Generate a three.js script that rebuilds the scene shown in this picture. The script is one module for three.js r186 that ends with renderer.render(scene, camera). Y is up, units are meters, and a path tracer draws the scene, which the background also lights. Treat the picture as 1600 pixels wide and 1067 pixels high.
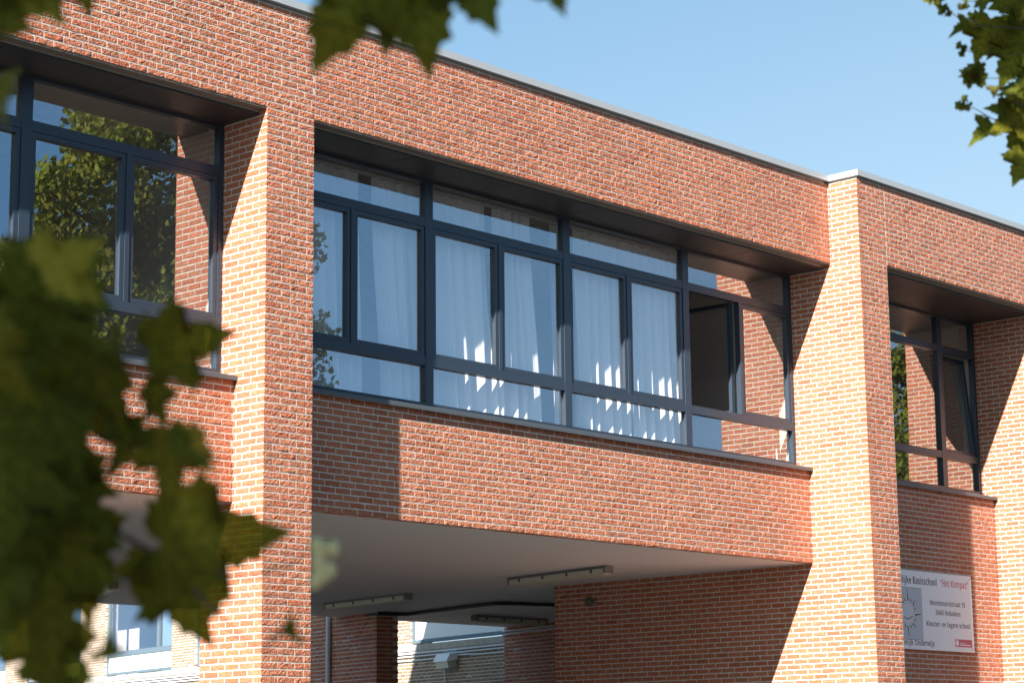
import * as THREE from 'three';
import { mergeGeometries } from 'three/addons/utils/BufferGeometryUtils.js';

// ---------------------------------------------------------------- camera, sky, sun, exposure
const G = 4.2;                                   // passage ceiling height above the ground
const V3 = (x, y, z) => new THREE.Vector3(x, y, z);
const scene = new THREE.Scene();
const EYE = V3(-14.1538, -2.5526 + G, 15.7112);
const FW = V3(0.7214162, 0.19242127, -0.66523133), UPV = V3(-0.13398824, 0.98125295, 0.13852724), RT = V3(0.67941579, -0.01080262, 0.73367396);
const FPX = 3419.16;                             // focal length in pixels of the 1600 x 1067 photograph
const camera = new THREE.PerspectiveCamera(2 * Math.atan(533.5 / FPX) * 180 / Math.PI, 1024 / 682, 0.1, 600);
camera.position.copy(EYE);
camera.quaternion.setFromRotationMatrix(new THREE.Matrix4().makeBasis(RT, UPV, FW.clone().negate()));
camera.focus = 26;
camera.userData.fStop = 4.0;
scene.add(camera);

const SUN = V3(-3.65, 2.1, 1).normalize();
const sun = new THREE.DirectionalLight(new THREE.Color(1, 0.94, 0.86), 5);
sun.position.copy(SUN).multiplyScalar(80).add(V3(4, 0, 0)); sun.target.position.set(4, 0, 0);
sun.castShadow = true; sun.shadow.mapSize.set(4096, 4096); sun.shadow.radius = 1;
Object.assign(sun.shadow.camera, { left: -45, right: 45, top: 30, bottom: -30, near: 1, far: 200 });
scene.add(sun, sun.target);

{ // clear sky: pale at the horizon, blue overhead, with the Rayleigh deepening of the blue at right angles to the sun
  const W = 512, H = 256, data = new Float32Array(W * H * 4);
  const gs = Math.acos(SUN.y);
  const glow = (g) => 1.6 * Math.exp(-3.2 * g);
  for (let j = 0; j < H; j++) {
    const el = ((j + 0.5) / H - 0.5) * Math.PI;
    for (let i = 0; i < W; i++) {
      const ph = ((i + 0.5) / W - 0.5) * 2 * Math.PI, d = V3(Math.cos(ph) * Math.cos(el), Math.sin(el), Math.sin(ph) * Math.cos(el));
      const g = Math.acos(Math.min(1, Math.max(-1, d.dot(SUN))));
      const s = Math.max(0.02, Math.sin(Math.max(el, 0)));
      const L = 0.226 * (1 - Math.exp(-0.5 / s)) / (1 - Math.exp(-0.5 / 0.27));
      const t = Math.pow(Math.max(0, Math.sin(Math.max(el, 0))), 0.62);
      const q = Math.cos(g) ** 2, w = glow(g), c = [(0.82 - 0.457 * t) * (0.42 + 1.3 * q + w), (1.09 - 0.27 * t) * (0.68 + 0.71 * q + 0.9 * w), (1.36 - 0.10 * t) * (0.95 + 0.11 * q + 0.75 * w)];
      const k = (j * W + i) * 4, below = el < 0 ? 0.45 : 1;
      data[k] = L * c[0] * below; data[k + 1] = L * c[1] * below; data[k + 2] = L * c[2] * below; data[k + 3] = 1;
    }
  }
  const sky = new THREE.DataTexture(data, W, H, THREE.RGBAFormat, THREE.FloatType);
  sky.mapping = THREE.EquirectangularReflectionMapping; sky.magFilter = THREE.LinearFilter; sky.needsUpdate = true;
  scene.background = sky; scene.environment = sky;
}
const renderer = new THREE.WebGLRenderer({ antialias: true });
renderer.toneMapping = THREE.LinearToneMapping;
renderer.toneMappingExposure = 3.2;
renderer.shadowMap.enabled = true;

// ---------------------------------------------------------------- helpers
let seed = 7;
const rnd = () => { seed = (seed + 0x6D2B79F5) | 0; let t = Math.imul(seed ^ (seed >>> 15), 1 | seed); t = (t + Math.imul(t ^ (t >>> 7), 61 | t)) ^ t; return ((t ^ (t >>> 14)) >>> 0) / 4294967296; };
const rr = (a, b) => a + (b - a) * rnd();
const names = {};
const numbered = (n) => { const k = names[n] = (names[n] ?? -1) + 1; return k ? n + '_' + String(k).padStart(3, '0') : n; };
const hash = (x, y, s) => { let h = Math.imul(x, 374761393) + Math.imul(y, 668265263) + Math.imul(s, 974634599); h = Math.imul(h ^ (h >>> 13), 1274126177); return ((h ^ (h >>> 16)) >>> 0) / 4294967296; };
function vnoise(x, y, s, per = 0) {
  const x0 = Math.floor(x), y0 = Math.floor(y), fx = x - x0, fy = y - y0, w = (t) => t * t * (3 - 2 * t);
  const m = (v) => per ? ((v % per) + per) % per : v;
  const a = hash(m(x0), m(y0), s), b = hash(m(x0 + 1), m(y0), s), c = hash(m(x0), m(y0 + 1), s), d = hash(m(x0 + 1), m(y0 + 1), s);
  const u = w(fx), v = w(fy); return a + (b - a) * u + (c - a) * v + (a - b - c + d) * u * v;
}
function fbm(x, y, s, per, oct) { let v = 0, a = 0.5, t = 0; for (let i = 0; i < oct; i++) { v += a * vnoise(x, y, s + i, per); t += a; x *= 2; y *= 2; per *= 2; a *= 0.55; } return v / t; }
function tex(n, fn, srgb) {
  const d = new Uint8Array(n * n * 4);
  for (let j = 0; j < n; j++) for (let i = 0; i < n; i++) { const c = fn(i / n, j / n), k = (j * n + i) * 4; for (let q = 0; q < 3; q++) d[k + q] = Math.max(0, Math.min(255, 255 * (c.length ? c[q] : c))); d[k + 3] = 255; }
  const t = new THREE.DataTexture(d, n, n); t.wrapS = t.wrapT = THREE.RepeatWrapping; t.magFilter = THREE.LinearFilter; t.minFilter = THREE.LinearMipmapLinearFilter; t.generateMipmaps = true;
  if (srgb) t.colorSpace = THREE.SRGBColorSpace; t.needsUpdate = true; return t;
}
const lin = (r, g, b) => new THREE.Color().setRGB(r, g, b);
const M = (c, rough = 0.8, extra = {}) => new THREE.MeshPhysicalMaterial({ color: c, roughness: rough, ...extra });
// box given by its limits, heights above the passage ceiling level; uv in metres
function bx(x0, x1, y0, y1, z0, z1) {
  const g = new THREE.BoxGeometry(x1 - x0, y1 - y0, z1 - z0), p = g.attributes.position, n = g.attributes.normal, uv = g.attributes.uv;
  g.translate((x0 + x1) / 2, (y0 + y1) / 2 + G, (z0 + z1) / 2);
  for (let i = 0; i < p.count; i++) { const ax = Math.abs(n.getX(i)), ay = Math.abs(n.getY(i)); uv.setXY(i, ax > 0.5 ? p.getZ(i) : p.getX(i), ay > 0.5 ? p.getZ(i) : p.getY(i)); }
  return g;
}
function obj(name, geo, mat, parent = scene) {
  const m = new THREE.Mesh(geo, mat); m.name = parent === scene ? numbered(name) : name; m.castShadow = m.receiveShadow = true; parent.add(m); return m;
}
function thing(name, label, category, pos = [0, 0, 0], group) {
  const o = new THREE.Group(); o.name = numbered(name); o.position.set(...pos); o.userData = { label, category }; if (group) o.userData.group = group; scene.add(o); return o;
}
function tag(o, label, category, group) { o.userData.label = label; o.userData.category = category; if (group) o.userData.group = group; return o; }
function limb(pts, r0, r1, seg = 8, n = 0) {   // tapered tube through points
  const c = new THREE.CatmullRomCurve3(pts), N = n || Math.max(4, pts.length * 4), g = new THREE.TubeGeometry(c, N, 1, seg), p = g.attributes.position;
  for (let i = 0; i <= N; i++) { const q = c.getPointAt(i / N), r = r0 + (r1 - r0) * i / N; for (let j = 0; j <= seg; j++) { const k = i * (seg + 1) + j; p.setXYZ(k, q.x + (p.getX(k) - q.x) * r, q.y + (p.getY(k) - q.y) * r, q.z + (p.getZ(k) - q.z) * r); } }
  return g;
}
const pix = (px, py, dist) => EYE.clone().addScaledVector(FW.clone().addScaledVector(RT, (px - 800) / FPX).addScaledVector(UPV, -(py - 533.5) / FPX).normalize(), dist);
const toPix = (v) => { const d = v.clone().sub(EYE), c = d.dot(FW); return [800 + FPX * d.dot(RT) / c, 533.5 - FPX * d.dot(UPV) / c, c]; };

// ---------------------------------------------------------------- materials
const speck = tex(256, (u, v) => { const a = fbm(u * 8, v * 8, 3, 8, 4), b = vnoise(u * 90, v * 90, 9, 90), pit = vnoise(u * 34, v * 34, 21, 34) > 0.86 ? 0.80 : 1; const k = (0.90 + 0.14 * a) * (0.95 + 0.07 * b) * pit; return [k, k * (0.95 + 0.07 * vnoise(u * 14, v * 14, 31, 14)), k * (0.95 + 0.07 * a)]; }, true);
const gritBump = tex(256, (u, v) => { const a = fbm(u * 10, v * 14, 41, 0, 4), r = Math.abs(2 * vnoise(u * 9, v * 22, 55) - 1); return 0.65 * a + 0.35 * Math.min(1, r * 2.4); });
const sandTex = tex(256, (u, v) => { const k = 0.88 + 0.16 * fbm(u * 12, v * 12, 71, 12, 5); return [k, k, k * 0.99]; }, true);
for (const t of [speck, gritBump]) t.repeat.set(4, 4);
const brickBase = { roughness: 0.92, map: speck, bumpMap: gritBump, bumpScale: 0.014 };
const brickMatV = new THREE.MeshPhysicalMaterial({ ...brickBase, color: 0xffffff, vertexColors: true });
const tones = [];
for (let i = 0; i < 12; i++) { const k = 0.80 + 0.38 * hash(i, 3, 5), h = hash(i, 9, 2); tones.push([0.50 * k, (0.151 + 0.046 * h) * k, (0.072 + 0.036 * h) * k]); }
tones.sort((p, q) => p[0] - q[0]);
const toneMats = tones.map((t) => new THREE.MeshPhysicalMaterial({ ...brickBase, color: lin(...t) }));
const mortar = M(lin(0.62, 0.58, 0.53), 0.95, { map: sandTex, bumpMap: gritBump, bumpScale: 0.0012 });
const frameM = M(lin(0.028, 0.042, 0.062), 0.36);
const sillM = M(lin(0.10, 0.115, 0.13), 0.42, { metalness: 0.2 });
const glassM = M(lin(1, 1, 1), 0.0, { transmission: 1, thickness: 0, ior: 3.7 });
const copingM = M(lin(0.40, 0.42, 0.43), 0.5, { metalness: 0.15 });
const darkGapM = M(lin(0.03, 0.03, 0.035), 0.7);
const soffitPanelM = M(lin(0.030, 0.031, 0.032), 0.45);
const lintelM = M(lin(0.15, 0.135, 0.12), 0.7, { map: sandTex });
const plasterM = M(lin(0.68, 0.69, 0.70), 0.9);
const concreteM = M(lin(0.42, 0.39, 0.35), 0.9, { map: sandTex });
const roomM = M(lin(0.68, 0.64, 0.61), 0.9);
const tileM = M(lin(0.55, 0.52, 0.48), 0.9, { map: sandTex });
const whiteM = M(lin(0.78, 0.80, 0.80), 0.45);
const pipeM = M(lin(0.62, 0.66, 0.70), 0.5);
const blackPipeM = M(lin(0.02, 0.02, 0.022), 0.6);

// ---------------------------------------------------------------- the setting
const groundM = M(lin(0.09, 0.085, 0.078), 0.95, { map: sandTex });
{ const g = new THREE.PlaneGeometry(500, 500, 1, 1).rotateX(-Math.PI / 2); const u = g.attributes.uv; for (let i = 0; i < u.count; i++) u.setXY(i, u.getX(i) * 400, u.getY(i) * 400); const o = obj('ground', g, groundM); o.userData = { kind: 'structure', label: 'grey paved ground of the street and school yard', category: 'ground' }; }
{ const g = bx(-40, 60, -G - 0.1, -G + 0.004, 16.9, 24); const o = obj('road', g, M(lin(0.06, 0.06, 0.062), 0.95, { map: sandTex })); o.userData = { kind: 'structure', label: 'dark asphalt road along the street trees', category: 'road' }; }

// unseen houses added across the street to close off the low sky, which leaves the passage dim
function addedRowHouse(i, x) {
  const T = thing('added_row_house', 'unseen two storey row house added across the street to block low sky', 'house', [x, 0, 30], 'added houses that block the low sky'), h = 8.2, w = 7.9, b = (x0, x1, y0, y1, z0, z1) => bx(x0, x1, y0 - G, y1 - G, z0, z1);
  obj('wall', b(-w / 2, w / 2, 0, h, 0, 8), M(lin(0.24, 0.15, 0.11), 0.95, { map: sandTex }), T);
  const sh = new THREE.Shape([[-0.3, h], [4, h + 3], [8.3, h], [8.3, h - 0.15], [-0.3, h - 0.15]].map((p) => new THREE.Vector2(...p))), g = new THREE.ExtrudeGeometry(sh, { depth: w, bevelEnabled: false }); g.rotateY(-Math.PI / 2); g.translate(w / 2, 0, 0); obj('roof', g, M(lin(0.10, 0.06, 0.05), 0.9), T);
  for (const y of [1, 5]) for (const x of [-2.3, 0.2, 2.5]) { if (y === 1 && x === 2.5) continue; const f = obj('window', b(x - 0.65, x + 0.65, y, y + 1.7, -0.05, 0.02), M(lin(0.6, 0.6, 0.58), 0.6), T); obj('pane', b(x - 0.57, x + 0.57, y + 0.08, y + 1.62, -0.06, -0.052), M(lin(0.03, 0.035, 0.04), 0.1), f); }
  obj('door', b(2, 3, 0, 2.2, -0.04, 0.02), M(lin(0.08, 0.05, 0.04), 0.5), T);
}
for (let i = 0; i < 11; i++) addedRowHouse(i, -42 + i * 8);

// ---------------------------------------------------------------- bricks
const BL = 0.197, BH = 0.0528, BD = 0.1, JX = 0.013, PV = 0.06645, REC = 0.0012;
function brickGeo(s, rough, nx = 9, ny = 4) {
  const pos = [], nor = [], uv = [], idx = [], ox = hash(s, 1, 1), oy = hash(s, 2, 1), sm = (t) => t * t * (3 - 2 * t);
  const dz = (x, y) => {                       // a hand-moulded face: creased and lumpy in the middle, worn down at the edges
    const e = sm(Math.max(0, Math.min(1, (BL / 2 - Math.abs(x)) / 0.014))) * sm(Math.max(0, Math.min(1, (BH / 2 - Math.abs(y) + 0.002) / 0.011)));
    const big = fbm(x * 30 + s * 7.3, y * 46 + s * 3.1, 11, 0, 3) - 0.5, fold = Math.abs(2 * vnoise(x * 30 + y * 34 + s * 5.7, y * 52 - x * 12 + s, 17) - 1);
    return Math.max(0.0004, 0.0008 * (1 - e) - 0.02 * y + e * (0.0036 + rough * (0.015 * big - 0.009 * Math.max(0, 0.4 - fold) / 0.4)));
  };
  const jx = (x, y) => x + 0.004 * rough * (vnoise(y * 60 + s, x > 0 ? 3 : 9, 23) - 0.5) * (Math.abs(x) > BL * 0.45 ? 1 : 0), jy = (x, y) => y + 0.006 * rough * (vnoise(x * 38 + s * 2.7, y > 0 ? 3 : 9, 29) - 0.6) * Math.sign(y) * (Math.abs(y) > BH * 0.45 ? 1 : 0);
  function grid(n, m, f) {
    const b = pos.length / 3, P = [];
    for (let j = 0; j <= m; j++) for (let i = 0; i <= n; i++) { const q = f(i / n, j / m); P.push(V3(...q)); }
    const N = P.map(() => V3(0, 0, 0)), tri = (a, c, d) => { const e = P[c].clone().sub(P[a]).cross(P[d].clone().sub(P[a])); for (const k of [a, c, d]) N[k].add(e); idx.push(b + a, b + c, b + d); };
    for (let j = 0; j < m; j++) for (let i = 0; i < n; i++) { const a = j * (n + 1) + i; tri(a, a + 1, a + n + 2); tri(a, a + n + 2, a + n + 1); }
    P.forEach((p, k) => { const q = N[k].normalize(); pos.push(p.x, p.y, p.z); nor.push(q.x, q.y, q.z); uv.push(p.x + ox + 0.7 * p.z, p.y + oy + 0.7 * p.z); });
  }
  const F = (x, y) => [jx(x, y), jy(x, y), dz(x, y)], X = (t) => (t - 0.5) * BL, Y = (t) => (t - 0.5) * BH, back = (p) => [p[0], p[1], -BD];
  grid(nx, ny, (a, b) => F(X(a), Y(b)));
  grid(nx, 1, (a, b) => b ? back(F(X(a), BH / 2)) : F(X(a), BH / 2));
  grid(nx, 1, (a, b) => b ? F(X(a), -BH / 2) : back(F(X(a), -BH / 2)));
  grid(1, ny, (a, b) => a ? F(-BL / 2, Y(b)) : back(F(-BL / 2, Y(b))));
  grid(1, ny, (a, b) => a ? back(F(BL / 2, Y(b))) : F(BL / 2, Y(b)));
  const g = new THREE.BufferGeometry();
  g.setAttribute('position', new THREE.Float32BufferAttribute(pos, 3)); g.setAttribute('normal', new THREE.Float32BufferAttribute(nor, 3)); g.setAttribute('uv', new THREE.Float32BufferAttribute(uv, 2)); g.setIndex(idx);
  return g;
}
const variants = []; for (let i = 0; i < 44; i++) variants.push(brickGeo(i + 1, i % 4 === 0 ? 0.3 : 0.5 + 0.8 * hash(i, 8, 8)));

// one course-by-course layer of bricks. dir 'f': face to +z, 'l': face to -x. a0..a1 runs along the face from the corner.
function lay(list, wall, dir, plane, a0, a1, y0, y1, corner, base = 0, sgn = 1) {
  const k0 = Math.ceil((y0 - base - 1e-3) / PV), k1 = Math.floor((y1 - base + 1e-3) / PV);
  for (let k = k0; k < k1; k++) {
    const odd = ((k % 2) + 2) % 2, y = base + (k + 0.5) * PV;
    let a = corner === 'both' || corner === 'none' ? 0 : 0;
    const lap = corner === 'front' || corner === 'flank' ? -0.0026 : 0;   // corner bricks stand a little proud of the joint
    if (corner === 'front') a = odd ? BD + JX : lap;          // the end of a flank brick shows in odd courses
    else if (corner === 'flank') a = odd ? lap : BD + JX;
    else { const half = odd ? BL / 2 + JX / 2 : 0; a = -half + (corner === 'wild' ? -rnd() * 0.05 : 0); }
    const len = Math.abs(a1 - a0);
    while (a < len - 0.02) {
      let s = Math.max(lap, a), e = Math.min(len, a + BL);
      const full = e - s;
      if (full > 0.03) list.push({ wall, dir, plane, c: a0 + sgn * (s + e) / 2, y, w: full, k });
      a += BL + JX;
    }
  }
}
function brickMatrix(b) {
  const m = new THREE.Matrix4(), out = rr(-0.0006, 0.0006), q = new THREE.Quaternion();
  if (b.dir === 'f') { m.compose(V3(b.c, b.y + G, b.plane + out), q.setFromEuler(new THREE.Euler(rr(-0.012, 0.012), rr(-0.004, 0.004), rr(-0.007, 0.007))), V3(b.w / BL, 1, 1)); }
  else { m.compose(V3(b.plane - out, b.y + G, b.c), q.setFromEuler(new THREE.Euler(0, -Math.PI / 2 + rr(-0.004, 0.004), rr(-0.006, 0.006))), V3(b.w / BL, 1, 1)); }
  return m;
}
function mergeBricks(list, geos, toneList) {
  let nv = 0, ni = 0; for (const b of list) { nv += geos[b.g].attributes.position.count; ni += geos[b.g].index.count; }
  const P = new Float32Array(nv * 3), N = new Float32Array(nv * 3), U = new Float32Array(nv * 2), C = new Float32Array(nv * 3), I = new Uint32Array(ni); let v = 0, t = 0; const p = V3(), nm = new THREE.Matrix3();
  for (const b of list) {
    const g = geos[b.g], gp = g.attributes.position, gn = g.attributes.normal, gu = g.attributes.uv; nm.getNormalMatrix(b.m); const c = toneList[b.t], j = 0.93 + 0.14 * rnd(), uo = rnd(), vo = rnd();
    for (let i = 0; i < g.index.count; i++) I[t++] = v + g.index.getX(i);
    for (let i = 0; i < gp.count; i++, v++) {
      p.fromBufferAttribute(gp, i).applyMatrix4(b.m); P[v * 3] = p.x; P[v * 3 + 1] = p.y; P[v * 3 + 2] = p.z;
      p.fromBufferAttribute(gn, i).applyMatrix3(nm).normalize(); N[v * 3] = p.x; N[v * 3 + 1] = p.y; N[v * 3 + 2] = p.z;
      U[v * 2] = gu.getX(i) + uo; U[v * 2 + 1] = gu.getY(i) + vo; C[v * 3] = c[0] * j; C[v * 3 + 1] = c[1] * j; C[v * 3 + 2] = c[2] * j;
    }
  }
  const g = new THREE.BufferGeometry();
  g.setAttribute('position', new THREE.BufferAttribute(P, 3)); g.setAttribute('normal', new THREE.BufferAttribute(N, 3)); g.setAttribute('uv', new THREE.BufferAttribute(U, 2)); g.setAttribute('color', new THREE.BufferAttribute(C, 3)); g.setIndex(new THREE.BufferAttribute(I, 1));
  return g;
}
// the 300 that show largest become meshes of their own, the rest (same bricks, same tones) are joined into one part
function placeBricks(list, geos, toneList, mats, stuffMat, building, joinedAt, xf) {
  for (const b of list) {
    b.m = brickMatrix(b); b.g = Math.floor(rnd() * geos.length); { const P = V3().setFromMatrixPosition(b.m), a = fbm((P.x + P.z) * 1.3, P.y * 1.7, 61, 0, 3); b.t = Math.max(0, Math.min(toneList.length - 1, Math.floor((0.62 * rnd() + 0.38 * ((a - 0.5) * 2.2 + 0.5)) * toneList.length))); }
    const c = V3().setFromMatrixPosition(b.m); if (xf) c.applyMatrix4(xf);
    const [x, y, d] = toPix(c); b.size = x > 8 && x < 1592 && y > 8 && y < 1059 && !joinedAt(x, y, b) && b.w > 0.15 ? (b.f ?? 1) / (d * d) : 0;
  }
  const sorted = [...list].sort((p, q) => q.size - p.size), own = sorted.slice(0, 300), rest = sorted.slice(300);
  for (const b of own) { const o = obj('brick', geos[b.g], mats[b.t], b.wall); o.matrixAutoUpdate = true; b.m.decompose(o.position, o.quaternion, o.scale); }
  const o = obj('brickwork', mergeBricks(rest, geos, toneList), stuffMat, building); o.userData.kind = 'stuff';
}

// ---------------------------------------------------------------- the school building
const Z0 = 0, ZS = -0.449, ZW = -0.648, Z2 = 0.454, X2 = 9.003, X2R = 9.631, X3 = 13.58, YL = 58 * PV, YC = 74 * PV, YS = 18 * PV, XL = -6.5, PW = -0.62, XR = 17.2, ZB = -11.5;
const school = thing('school_building', 'orange red brick school wing with projecting piers over an open passage', 'building');
const wallPart = (name, g) => obj(name, g, mortar, school);
const pier1 = wallPart('pier', bx(PW + REC, -REC, -G, YL + 0.005, -0.9, -REC));
const pier2 = wallPart('pier', bx(X2 + REC, X2R - REC, -G, YC, -0.9, Z2 - REC));
const pier3 = wallPart('pier', bx(X3 + REC, X3 + 0.62, -G, YL + 0.005, -0.9, Z2 - REC));
const pierL = wallPart('pier', bx(XL - 0.6, XL, -G, YC, -0.9, -REC));
const parL = wallPart('parapet', bx(XL, -0.004, YL + 0.008, YC, -0.34, -REC));
const parM = wallPart('parapet', bx(0.004, X2 + REC - 0.002, YL + 0.008, YC, -0.34, -REC - 0.001));
const parR = wallPart('parapet', bx(X2R - REC, XR, YL + 0.008, YC, -0.1, Z2 - REC));
const spL = wallPart('spandrel', bx(XL, PW + REC - 0.002, 0.008, YS, ZW - 0.05, ZS - REC));
const spM = wallPart('spandrel', bx(-REC + 0.002, X2 + REC - 0.002, 0.008, YS, ZW - 0.05, ZS - REC));
const spR = wallPart('spandrel', bx(X2R - REC + 0.002, X3 + REC - 0.002, -G, YS, ZW - 0.05, ZS - REC));
const pasL = wallPart('passage_wall', bx(XL - 0.6, XL - 0.2, -G, 0.003, ZB, -0.902));  // pasL is unseen, added to keep low sky light out of the passage
const pasW = wallPart('passage_wall', bx(X2 + REC, X2 + 0.45, -G, 0.003, -4.88, -0.902));
const bricks = [];
lay(bricks, pier1, 'f', 0, PW, -0.003, -G, YL, 'front');
lay(bricks, parL, 'f', 0, XL, -0.004, YL, YC, 'wild');
lay(bricks, parM, 'f', 0, 0.006, X2, YL, YC, 'wild');
lay(bricks, spL, 'f', ZS, XL, PW, 0, YS, 'wild');
lay(bricks, spM, 'f', ZS, 0, X2, 0, YS, 'wild');
lay(bricks, spR, 'f', ZS, X2R, X3, -G, YS, 'wild');
lay(bricks, pier2, 'f', Z2, X2, X2R, -G, YL, 'front');
lay(bricks, pier2, 'f', Z2, X2, X2R, YL, YC, 'front');
lay(bricks, parR, 'f', Z2, X2R + 0.01, XR, YL, YC, 'wild');
lay(bricks, pier3, 'f', Z2, X3, X3 + 0.6, -G, YL - 0.01, 'front');
// flanks, laid from the arris inwards (towards -z)
lay(bricks, pier1, 'l', PW, 0, -0.9, -G, 0, 'flank', 0, -1);
lay(bricks, pier1, 'l', PW, 0, -0.449, 0, YS, 'flank', 0, -1);
lay(bricks, pier1, 'l', PW, 0, -0.66, YS, YL, 'flank', 0, -1);
lay(bricks, pier2, 'l', X2, Z2, 0.004, YL, YC, 'flank', 0, -1);
lay(bricks, pier2, 'l', X2, Z2, -0.66, YS, YL, 'flank', 0, -1);
lay(bricks, pier2, 'l', X2, Z2, -0.449, 0, YS, 'flank', 0, -1);
lay(bricks, pasW, 'l', X2, Z2, -4.88, -G, 0, 'flank', 0, -1);
lay(bricks, pier3, 'l', X3, Z2, -0.66, YS, YL, 'flank', 0, -1);
lay(bricks, pier3, 'l', X3, Z2, -0.449, -G, YS, 'flank', 0, -1);
for (const b of bricks) b.f = b.dir === 'f' ? 1 : 0.75;
placeBricks(bricks, variants, tones, toneMats, brickMatV, school, (x, y, b) => x < 330 && y > 350 || (b.wall === spM || b.wall === pasW) && x < 490 || (b.wall === parL || b.wall === parM) && x > 460 && x < 790 && y < 110);

// roof edge
function coping(x0, x1, zf, zb) {
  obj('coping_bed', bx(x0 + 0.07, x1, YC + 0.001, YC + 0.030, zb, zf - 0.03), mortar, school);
  for (let x = x0; x < x1 - 0.01; x += 3) { const e = Math.min(x1, x + 3); obj('coping', bx(x + 0.0015, e - 0.0015, YC + 0.031, YC + 0.108, zb, zf + 0.04), copingM, school); }
}
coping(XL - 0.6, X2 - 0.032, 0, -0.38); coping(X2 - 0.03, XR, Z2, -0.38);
obj('roof', bx(XL - 0.6, XR, YC - 0.35, YC - 0.05, -13.65, -0.345), M(lin(0.08, 0.08, 0.08), 0.9), school);  // unseen rear overhang, made this deep to cast the shadow on the yard wall
obj('rear_wall', bx(XL - 0.6, XR, 0.36, YC - 0.351, ZB, ZB + 0.3), mortar, school);
obj('side_wall', bx(XL - 0.6, XL - 0.3, 0.36, YC - 0.351, ZB + 0.301, -0.9), mortar, school);
obj('side_wall', bx(XR - 0.3, XR, -G, YC - 0.351, ZB + 0.301, -0.11), mortar, school);
obj('passage_ceiling', bx(XL - 0.6, XR - 0.302, 0.004, 0.358, ZB, -0.56), plasterM, school);
// window heads
function head(x0, x1, zf, n) {
  obj('lintel', bx(x0 + 0.002, x1 - 0.002, YL - 0.012, YL + 0.006, zf - 0.115, zf - 0.006), lintelM, school);
  const w = (x1 - x0) / n;
  for (let i = 0; i < n; i++) obj('soffit_panel', bx(x0 + i * w + (i ? 0.004 : 0.002), x0 + (i + 1) * w - 0.004, 3.80, 3.822, ZW - 0.06, zf - 0.117), soffitPanelM, school);
  obj('soffit_backing', bx(x0 + 0.002, x1 - 0.002, 3.824, YL + 0.004, ZW - 0.06, zf - 0.119), concreteM, school);
}
head(XL, PW, 0, 4); head(0, X2, 0, 6); head(X2R, X3, Z2, 4); head(X3 + 0.62, XR, Z2, 2);

// windows: mullions at ms, each module with a top light, casements and a low light
function sashFrame(W, x0, x1, y0, y1, z, name = 'sash') {
  const s = 0.048, d = 0.06, g = mergeGeometries([bx(x0, x0 + s, y0, y1, z - d, z), bx(x1 - s, x1, y0, y1, z - d, z), bx(x0 + s, x1 - s, y1 - s, y1, z - d, z), bx(x0 + s, x1 - s, y0, y0 + s, z - d, z)]);
  const o = obj(name, g, frameM, W); return o;
}
const pane = (W, x0, x1, y0, y1, z) => obj('pane', bx(x0, x1, y0, y1, z - 0.004, z).clone(), glassM, W);
function flatPane(W, x0, x1, y0, y1, z) { const g = new THREE.PlaneGeometry(x1 - x0, y1 - y0); g.rotateX(rr(-0.003, 0.003)); g.rotateY(rr(-0.004, 0.004)); g.translate((x0 + x1) / 2, (y0 + y1) / 2 + G, z); return obj('pane', g, glassM, W); }
const Y_ = { top: 3.80, g1: 3.765, t1: 3.369, t2: 3.27, s0: 1.827, t3: 1.727, g3: 1.322, bot: 1.262 };
function windowStrip(x0, x1, ms, casements, spec = {}) {
  const W = new THREE.Group(); W.name = 'window'; school.add(W);
  const zf = ZW, d = 0.075, edges = [x0, ...ms, x1];
  obj('head_rail', bx(x0, x1, Y_.g1, Y_.top, zf - d, zf), frameM, W);
  obj('bottom_rail', bx(x0, x1, Y_.bot, Y_.g3, zf - d, zf), frameM, W);
  edges.forEach((x, i) => { const l = i === 0, r = i === edges.length - 1; obj('mullion', bx(l ? x : x - 0.058, r ? x : x + (l ? 0.06 : 0.058), Y_.g3, Y_.g1, zf - d, zf + 0.003), frameM, W); });
  for (let i = 0; i < edges.length - 1; i++) {
    const a = edges[i] + 0.0585, b = edges[i + 1] - 0.0585;
    obj('transom', bx(a, b, Y_.t2, Y_.t1, zf - d, zf), frameM, W);
    obj('transom', bx(a, b, Y_.t3, Y_.s0, zf - d, zf), frameM, W);
    flatPane(W, a, b, Y_.t1, Y_.g1, zf - 0.045); flatPane(W, a, b, Y_.g3, Y_.t3, zf - 0.045);
    const parts = casements[i];                                    // list of [from, to, state]
    parts.forEach(([p, q, state], k) => {
      const c0 = a + (b - a) * p + (k ? 0.026 : 0), c1 = a + (b - a) * q - (k < parts.length - 1 ? 0.026 : 0);
      if (k) obj('mullion', bx(a + (b - a) * p - 0.0255, a + (b - a) * p + 0.0255, Y_.s0, Y_.t2, zf - d, zf + 0.001), frameM, W);
      if (state === 'fixed') { flatPane(W, c0, c1, Y_.s0, Y_.t2, zf - 0.045); return; }
      const S = sashFrame(W, c0 + 0.003, c1 - 0.003, Y_.s0 + 0.003, Y_.t2 - 0.003, zf - 0.008);
      const P = flatPane(W, c0 + 0.051, c1 - 0.051, Y_.s0 + 0.051, Y_.t2 - 0.051, zf - 0.045);
      if (state === 'open' || state === 'tilt') {
        for (const o of [S, P]) { if (state === 'open') { o.geometry.translate(-c1, 0, -(zf - 0.07)); o.position.set(c1 - 0.03, 0, zf - 0.08); o.rotation.y = -1.48; } else { o.geometry.translate(0, -(Y_.s0 + G), -(zf - 0.01)); o.position.set(0, Y_.s0 + G, zf - 0.03); o.rotation.x = -0.085; } }
      }
    });
  }
  return W;
}
const two = [[0, 0.5, 'shut'], [0.5, 1, 'shut']], openTwo = [[0, 0.5, 'open'], [0.5, 1, 'shut']];
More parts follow.
